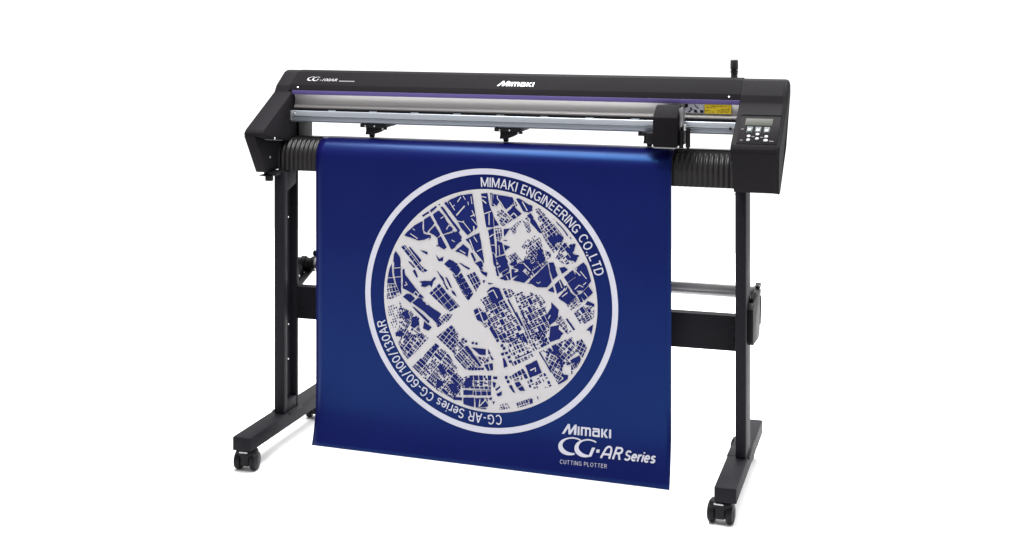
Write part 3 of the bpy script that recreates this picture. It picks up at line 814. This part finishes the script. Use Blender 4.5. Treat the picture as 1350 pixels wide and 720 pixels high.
STROKES=[[2.3,[[-226,172],[-204,159]]],[2.0,[[-219,186],[-212,182]]],[2.0,[[-137,218],[-128,224]]],[2.6,[[-120,189],[-113,201],[-96,196]]],[2.0,[[-105,161],[-96,156]]],[3.5,[[-91,229],[-67,256]]],[2.6,[[-88,266],[-78,280]]],[2.3,[[-73,214],[-50,187]]],[2.6,[[-50,228],[-38,234]]],[2.3,[[-46,245],[-38,228]]],[2.3,[[-47,222],[-31,205]]],[2.3,[[-111,265],[-96,243]]],[2.3,[[-90,214],[-73,211],[-69,215]]],[3.5,[[-41,202],[-40,185]]],[2.0,[[-58,268],[-56,259]]],[2.0,[[-72,284],[-65,273]]],[2.0,[[-96,257],[-104,251]]],[2.0,[[-49,283],[-46,262]]],[2.9,[[-53,165],[-40,133],[-15,105]]],[2.3,[[-41,173],[-31,159]]],[2.3,[[-32,133],[-17,141]]],[2.6,[[-81,134],[-65,126]]],[3.5,[[-17,275],[-5,266]]],[2.6,[[-11,237],[9,245]]],[2.6,[[3,239],[3,207]]],[2.3,[[-20,284],[-5,282]]],[1.7,[[10,291],[11,262]]],[2.6,[[26,289],[27,280],[37,269],[46,254]]],[2.3,[[16,265],[28,253]]],[3.5,[[65,235],[73,243],[82,234]]],[2.9,[[97,275],[111,251]]],[2.6,[[3,174],[16,183]]],[2.0,[[9,153],[21,153]]],[1.7,[[31,154],[33,125]]],[1.7,[[-276,73],[-254,76]]],[1.7,[[-274,48],[-253,51]]],[1.7,[[-294,45],[-276,47]]],[1.7,[[-294,28],[-272,30]]],[2.6,[[-240,37],[-235,30],[-243,27]]],[2.6,[[-215,6],[-210,13],[-202,4]]],[2.3,[[-207,-5],[-198,10]]],[3.2,[[-180,-19],[-174,-22]]],[2.6,[[-2,21],[15,31]]],[2.6,[[15,31],[27,9]]],[2.6,[[-41,-45],[-14,-27]]],[2.6,[[-28,-22],[-12,-61]]],[2.3,[[52,72],[58,62]]],[4.1,[[76,84],[85,88]]],[2.3,[[67,93],[85,90]]],[2.6,[[100,109],[120,90]]],[1.7,[[137,60],[141,56],[148,61]]],[2.9,[[191,100],[198,81]]],[2.6,[[237,103],[258,84]]],[2.3,[[258,96],[275,77]]],[2.6,[[243,47],[255,59],[266,54]]],[2.3,[[266,60],[274,67]]],[2.0,[[249,104],[243,92]]],[2.0,[[249,44],[258,37]]],[2.0,[[268,40],[278,28]]],[2.3,[[282,58],[294,42]]],[2.3,[[200,67],[208,48]]],[2.6,[[208,25],[223,37]]],[2.3,[[217,42],[221,51]]],[2.6,[[170,-37],[175,-27]]],[2.0,[[1,-173],[6,-189]]],[2.3,[[-23,-270],[-26,-291]]],[2.6,[[-25,-290],[-5,-268]]],[2.3,[[-11,-266],[1,-282]]],[3.5,[[120,-180],[134,-172],[134,-182]]]]

def clip(subject, cell):
    out = subject
    n = len(cell)
    for i in range(n):
        ax, ay = cell[i]; bx, by = cell[(i + 1) % n]
        side = lambda p: (bx - ax) * (p[1] - ay) - (by - ay) * (p[0] - ax)
        inp, out = out, []
        if not inp: break
        for k in range(len(inp)):
            p, q = inp[k], inp[(k + 1) % len(inp)]
            sp, sq = side(p), side(q)
            if sp >= 0: out.append(p)
            if (sp >= 0) != (sq >= 0):
                t = sp / (sp - sq)
                out.append((p[0] + t * (q[0] - p[0]), p[1] + t * (q[1] - p[1])))
    return out
def parea(p):
    return .5 * sum(p[i][0] * p[(i + 1) % len(p)][1] - p[(i + 1) % len(p)][0] * p[i][1] for i in range(len(p)))
def zone_blocks(zone):
    pts, ang, a, b, mode = zone
    pts = [tuple(q) for q in pts]
    if parea(pts) < 0: pts = pts[::-1]
    ca, sa = math.cos(math.radians(ang)), math.sin(math.radians(ang))
    cx = sum(p[0] for p in pts) / len(pts); cy = sum(p[1] for p in pts) / len(pts)
    loc = [((x - cx) * ca + (y - cy) * sa, -(x - cx) * sa + (y - cy) * ca) for x, y in pts]
    u0, u1 = min(p[0] for p in loc), max(p[0] for p in loc)
    v0, v1 = min(p[1] for p in loc), max(p[1] for p in loc)
    out = []
    us = [u0 - random.random() * a * .6]
    while us[-1] < u1: us.append(us[-1] + a * (random.uniform(.93, 1.07) if mode == 'd' else random.uniform(.78, 1.18)))
    vs = [v0 - random.random() * b * .4]
    while vs[-1] < v1: vs.append(vs[-1] + b * random.uniform(.88, 1.12))
    street = {'b': .9, 'n': .85, 's': 1.5, 'd': .85}[mode]
    for p in range(len(us) - 1):
        for q in range(len(vs) - 1):
            x0, x1, y0, y1 = us[p] + street, us[p + 1] - street, vs[q] + street, vs[q + 1] - street
            if x1 - x0 < 1.2 or y1 - y0 < 1.2: continue
            cells = []
            if mode == 'b' or random.random() < .28:
                cells = [(x0, y0, x1, y1)]
            else:
                along = mode == 'd' or (x1 - x0) > (y1 - y0) * random.uniform(.8, 1.3)
                L = (x1 - x0) if along else (y1 - y0)
                n = max(1, int(round(L / random.uniform(4.2, 6.2))))
                for k in range(n):
                    t0, t1 = k / n, (k + 1) / n
                    g = 1.15 / L if n > 1 else 0
                    t1 -= g
                    lo, hi = 0.0, 1.0
                    z = random.random()
                    if z < (.20 if mode == 's' else .09): continue
                    if z < .32: hi = random.uniform(.5, .8)
                    elif z < .48: lo = random.uniform(.2, .45)
                    if along: cells.append((x0 + t0 * L, y0 + lo * (y1 - y0), x0 + t1 * L, y0 + hi * (y1 - y0)))
                    else: cells.append((x0 + lo * (x1 - x0), y0 + t0 * L, x0 + hi * (x1 - x0), y0 + t1 * L))
                if n > 1 and random.random() < (.12 if mode == 'd' else .25):
                    k = random.uniform(.25, .6)
                    if along: cells.append((x0, y0 + (y1 - y0) * k, x1, y0 + (y1 - y0) * (k + .25)))
                    else: cells.append((x0 + (x1 - x0) * k, y0, x0 + (x1 - x0) * (k + .25), y1))
            for c in cells:
                if c[2] - c[0] < 1 or c[3] - c[1] < 1: continue
                j = .35 if mode != 'b' else .2
                R = lambda: random.uniform(-j, j)
                cell = [(c[0] + R(), c[1] + R()), (c[2] + R(), c[1] + R()), (c[2] + R(), c[3] + R()), (c[0] + R(), c[3] + R())]
                w = clip(loc, cell)
                if len(w) >= 3 and abs(parea(w)) > 2.5:
                    out.append([(cx + x * ca - y * sa, cy + x * sa + y * ca) for x, y in w])
    return out
def art(off):
    f = on_sheet(off)
    def g(x, y):
        r = math.hypot(x, y)
        if r > 296.5: x, y = x * 296.5 / r, y * 296.5 / r
        return f(ECX + x / 1000, ECZ + y / 1000)
    return g
def rough(pts, step=9, amp=.9):
    """ragged outline of a traced block"""
    out = []
    n = len(pts)
    for i in range(n):
        (x0, y0), (x1, y1) = pts[i], pts[(i + 1) % n]
        l = math.hypot(x1 - x0, y1 - y0)
        m = max(1, int(l / step))
        for k in range(m):
            t = k / m
            a = amp if k else 0
            out.append((x0 + t * (x1 - x0) + random.uniform(-a, a), y0 + t * (y1 - y0) + random.uniform(-a, a)))
    return out
random.seed(11)
bm = bmesh.new()
lay(bm, (lambda V: (V, [tuple(range(len(V)))]))([(ECX + .3045 * math.sin(2 * math.pi * i / 160), ECZ + .3045 * math.cos(2 * math.pi * i / 160)) for i in range(160)]), on_sheet(.0008), 0)
def grow(pts, d):
    cx = sum(p[0] for p in pts) / len(pts); cy = sum(p[1] for p in pts) / len(pts)
    out = []
    for x, y in pts:
        l = math.hypot(x - cx, y - cy) or 1
        out.append((x + (x - cx) / l * d, y + (y - cy) / l * d))
    return out
blocks = []
for z in ZONES: blocks += zone_blocks((grow(z[0], 2.4), *z[1:]))
for i, q in enumerate(blocks):
    lay(bm, (q, [tuple(range(len(q)))]), art(.0012 + .00002 * (i % 20)), 1)
for i, s in enumerate(SOLIDS):
    q = rough(grow(s, 1.3), 9, .7)
    lay(bm, (q, [tuple(range(len(q)))]), art(.0018 + .00002 * (i % 20)), 1)
for i, (w, pts) in enumerate(STROKES):
    lay(bm, ribbon([tuple(p) for p in pts], [w * .95] * len(pts)), art(.0024 + .00002 * (i % 10)), 0)
face_camera_side(bm, (0, -1, 0))
bmesh.ops.triangulate(bm, faces=[f for f in bm.faces if len(f.verts) > 4])
face_camera_side(bm, (0, -1, 0))
obj('map_print', bm, ['mapwhite', 'mapblue'], sheet, 'keep')

# --- lettering round the map, running clockwise with the tops outward
def E_(cx, cy, rx, ry, a0, a1, n=14):
    return [(cx + rx * math.cos(math.radians(a0 + (a1 - a0) * i / n)), cy + ry * math.sin(math.radians(a0 + (a1 - a0) * i / n))) for i in range(n + 1)]
GLYPH = {
 'M': (.78, [[(0, 0), (0, 1)], [(.02, 1), (.39, .06)], [(.39, .06), (.76, 1)], [(.78, 1), (.78, 0)]]),
 'I': (.0, [[(0, 0), (0, 1)]]),
 'A': (.70, [[(0, 0), (.35, 1)], [(.35, 1), (.70, 0)], [(.14, .32), (.56, .32)]]),
 'K': (.62, [[(0, 0), (0, 1)], [(.60, 1), (.02, .38)], [(.22, .58), (.63, 0)]]),
 'E': (.50, [[(0, 0), (0, 1)], [(0, .94), (.50, .94)], [(0, .52), (.46, .52)], [(0, .06), (.52, .06)]]),
 'N': (.62, [[(0, 0), (0, 1)], [(.02, 1), (.60, 0)], [(.62, 0), (.62, 1)]]),
 'G': (.68, [E_(.34, .5, .34, .45, 42, 318, 22), [(.40, .44), (.70, .44)], [(.66, .46), (.66, .06)]]),
 'R': (.60, [[(0, 0), (0, 1)], [(0, .94), (.34, .94)] + E_(.34, .72, .22, .22, 80, -80, 10) + [(.34, .50), (0, .50)], [(.34, .50), (.60, 0)]]),
 'P': (.56, [[(0, 0), (0, 1)], [(0, .94), (.34, .94)] + E_(.34, .71, .22, .23, 80, -80, 10) + [(.34, .48), (0, .48)]]),
 'C': (.66, [E_(.34, .5, .34, .45, 42, 318, 22)]),
 'O': (.70, [E_(.35, .5, .35, .45, 0, 360, 28)]),
 'D': (.62, [[(0, 0), (0, 1)], [(0, .94), (.26, .94)] + E_(.26, .5, .36, .44, 82, -82, 14) + [(.26, .06), (0, .06)]]),
 'L': (.46, [[(0, 0), (0, 1)], [(0, .06), (.48, .06)]]),
 'T': (.58, [[(.29, 0), (.29, 1)], [(0, .94), (.58, .94)]]),
 'U': (.60, [[(0, 1), (0, .34)] + E_(.30, .34, .30, .29, 186, 354, 14) + [(.60, .34), (.60, 1)]]),
 'S': (.56, [E_(.28, .73, .26, .22, 25, 265, 14) + E_(.28, .27, .28, .22, 80, -155, 14)]),
 '-': (.30, [[(0, .38), (.30, .38)]]), ',': (.06, [[(.05, .08), (.0, -.14)]]), '.': (.03, [[(.0, 0), (.0, .12)]]),
 '/': (.36, [[(0, -.06), (.36, 1.04)]]),
 'e': (.50, [[(.02, .37), (.49, .37)], E_(.25, .36, .25, .31, 0, 318, 20)]),
 'r': (.26, [[(0, 0), (0, .72)], E_(.25, .42, .25, .25, 175, 78, 8)]),
 'i': (.0, [[(0, 0), (0, .72)], [(0, .88), (0, 1)]]),
 's': (.42, [E_(.21, .52, .19, .15, 25, 265, 12) + E_(.21, .20, .21, .15, 80, -155, 12)]),
 '6': (.56, [E_(.28, .31, .28, .26, 0, 360, 22), [(.52, .86), (.42, .95), (.28, .95), (.14, .86), (.05, .68), (.0, .42), (0, .30)]]),
 '0': (.56, [E_(.28, .5, .28, .45, 0, 360, 24)]), '1': (.28, [[(.28, 0), (.28, 1)], [(.28, .96), (.04, .76)]]),
 '3': (.54, [E_(.26, .73, .24, .22, 155, -75, 14), E_(.26, .27, .28, .24, 75, -155, 14)]),
}
def strokes_of(body, gap=.24, word=.42):
    out, x = [], 0.0
    for ch in body:
        if ch == ' ':
            x += word; continue
        w, ss = GLYPH[ch]
        out += [[(x + px, py) for px, py in s] for s in ss]
        x += w + gap
    return out, x - gap
def stroke_text(body, x0, x1, y0, y1, weight, place, off=.0009, shear=0.0, m='print', gap=.24, word=.42):
    """text drawn in round pen strokes; weight in cap heights; place maps (x, y) to the sheet"""
    ss, W = strokes_of(body, gap, word)
    sx, sy = (x1 - x0) / (W + weight + .5 * shear), (y1 - y0)
    bm = bmesh.new()
    for i, s in enumerate(ss):
        dense = []
        for a, b in zip(s[:-1], s[1:]):
            n = max(1, int(math.hypot(b[0] - a[0], b[1] - a[1]) / .12))
            dense += [(a[0] + (b[0] - a[0]) * k / n, a[1] + (b[1] - a[1]) * k / n) for k in range(n)]
        dense.append(s[-1])
        pts = [((px + weight / 2 + shear * py) * sx, py * sy) for px, py in dense]
        V, Fc = ribbon(pts, [weight * sy] * len(pts))
        lay(bm, ([place(x0 + x, y0 + y) for x, y in V], Fc), on_sheet(off + .00003 * (i % 12)))
    face_camera_side(bm, (0, -1, 0))
    return obj('lettering', bm, m, sheet, 'keep')
def ring_place(x, y):
    return ECX + y * math.sin(math.radians(x)), ECZ + y * math.cos(math.radians(x))
def ring_text(body, a0, a1, r0, r1, weight, gap=.24):
    ss, W = strokes_of(body, gap)
    bm = bmesh.new()
    rm = (r0 + r1) / 2
    k = math.radians(a1 - a0) * rm / (W + weight)
    for i, s in enumerate(ss):
        dense = []
        for a, b in zip(s[:-1], s[1:]):
            n = max(1, int(math.hypot(b[0] - a[0], b[1] - a[1]) / .12))
            dense += [(a[0] + (b[0] - a[0]) * q / n, a[1] + (b[1] - a[1]) * q / n) for q in range(n)]
        dense.append(s[-1])
        pts = [((px + weight / 2) * k, py * (r1 - r0)) for px, py in dense]
        V, Fc = ribbon(pts, [weight * (r1 - r0)] * len(pts))
        V = [ring_place(a0 + math.degrees(x / rm), r0 + y) for x, y in V]
        lay(bm, (V, Fc), on_sheet(.0009 + .00003 * (i % 12)))
    face_camera_side(bm, (0, -1, 0))
    return obj('lettering', bm, 'print', sheet, 'keep')
def letters(vf, m='print', off=.0009):
    bm = bmesh.new()
    lay(bm, vf, on_sheet(off))
    face_camera_side(bm, (0, -1, 0))
    return obj('lettering', bm, m, sheet, 'keep')
ring_text("MIMAKI ENGINEERING CO.,LTD", -3.7, 74.1, .3105, .3365, .130, .27)
ring_text("CG-AR Series CG-60/100/130AR", 173.2, 256.5, .3100, .3360, .125, .27)
# --- maker's mark and series mark in the lower right corner
k = (.9771 - .8425) / 5.42
letters(([(.8425 + x * k, .1205 + y * .0268) for x, y in wordmark()[0]], wordmark()[1]))
letters(series_mark(.8368, .0690))
letters(([(.9380 + .0018 * y + x, .0812 + y) for x, y in ((0, 0), (.0085, 0), (.0100, .0080), (.0015, .0080))], [(0, 1, 2, 3)]))
flat = lambda x, y: (x, y)
GLYPH['A'] = (.74, [[(0, 0), (.10, .50), (.16, .74)] + E_(.42, .66, .27, .30, 165, 15, 12) + [(.72, .60), (.76, 0)], [(.10, .33), (.70, .33)]])
stroke_text("AR", .9490, 1.0095, .0690, .1000, .17, flat, shear=.34, gap=.36)
stroke_text("Series", 1.0125, 1.0990, .0695, .0935, .19, flat, shear=.30, gap=.26)
stroke_text("CUTTING PLOTTER", .8414, .9690, .0452, .0554, .095, flat, gap=.36)
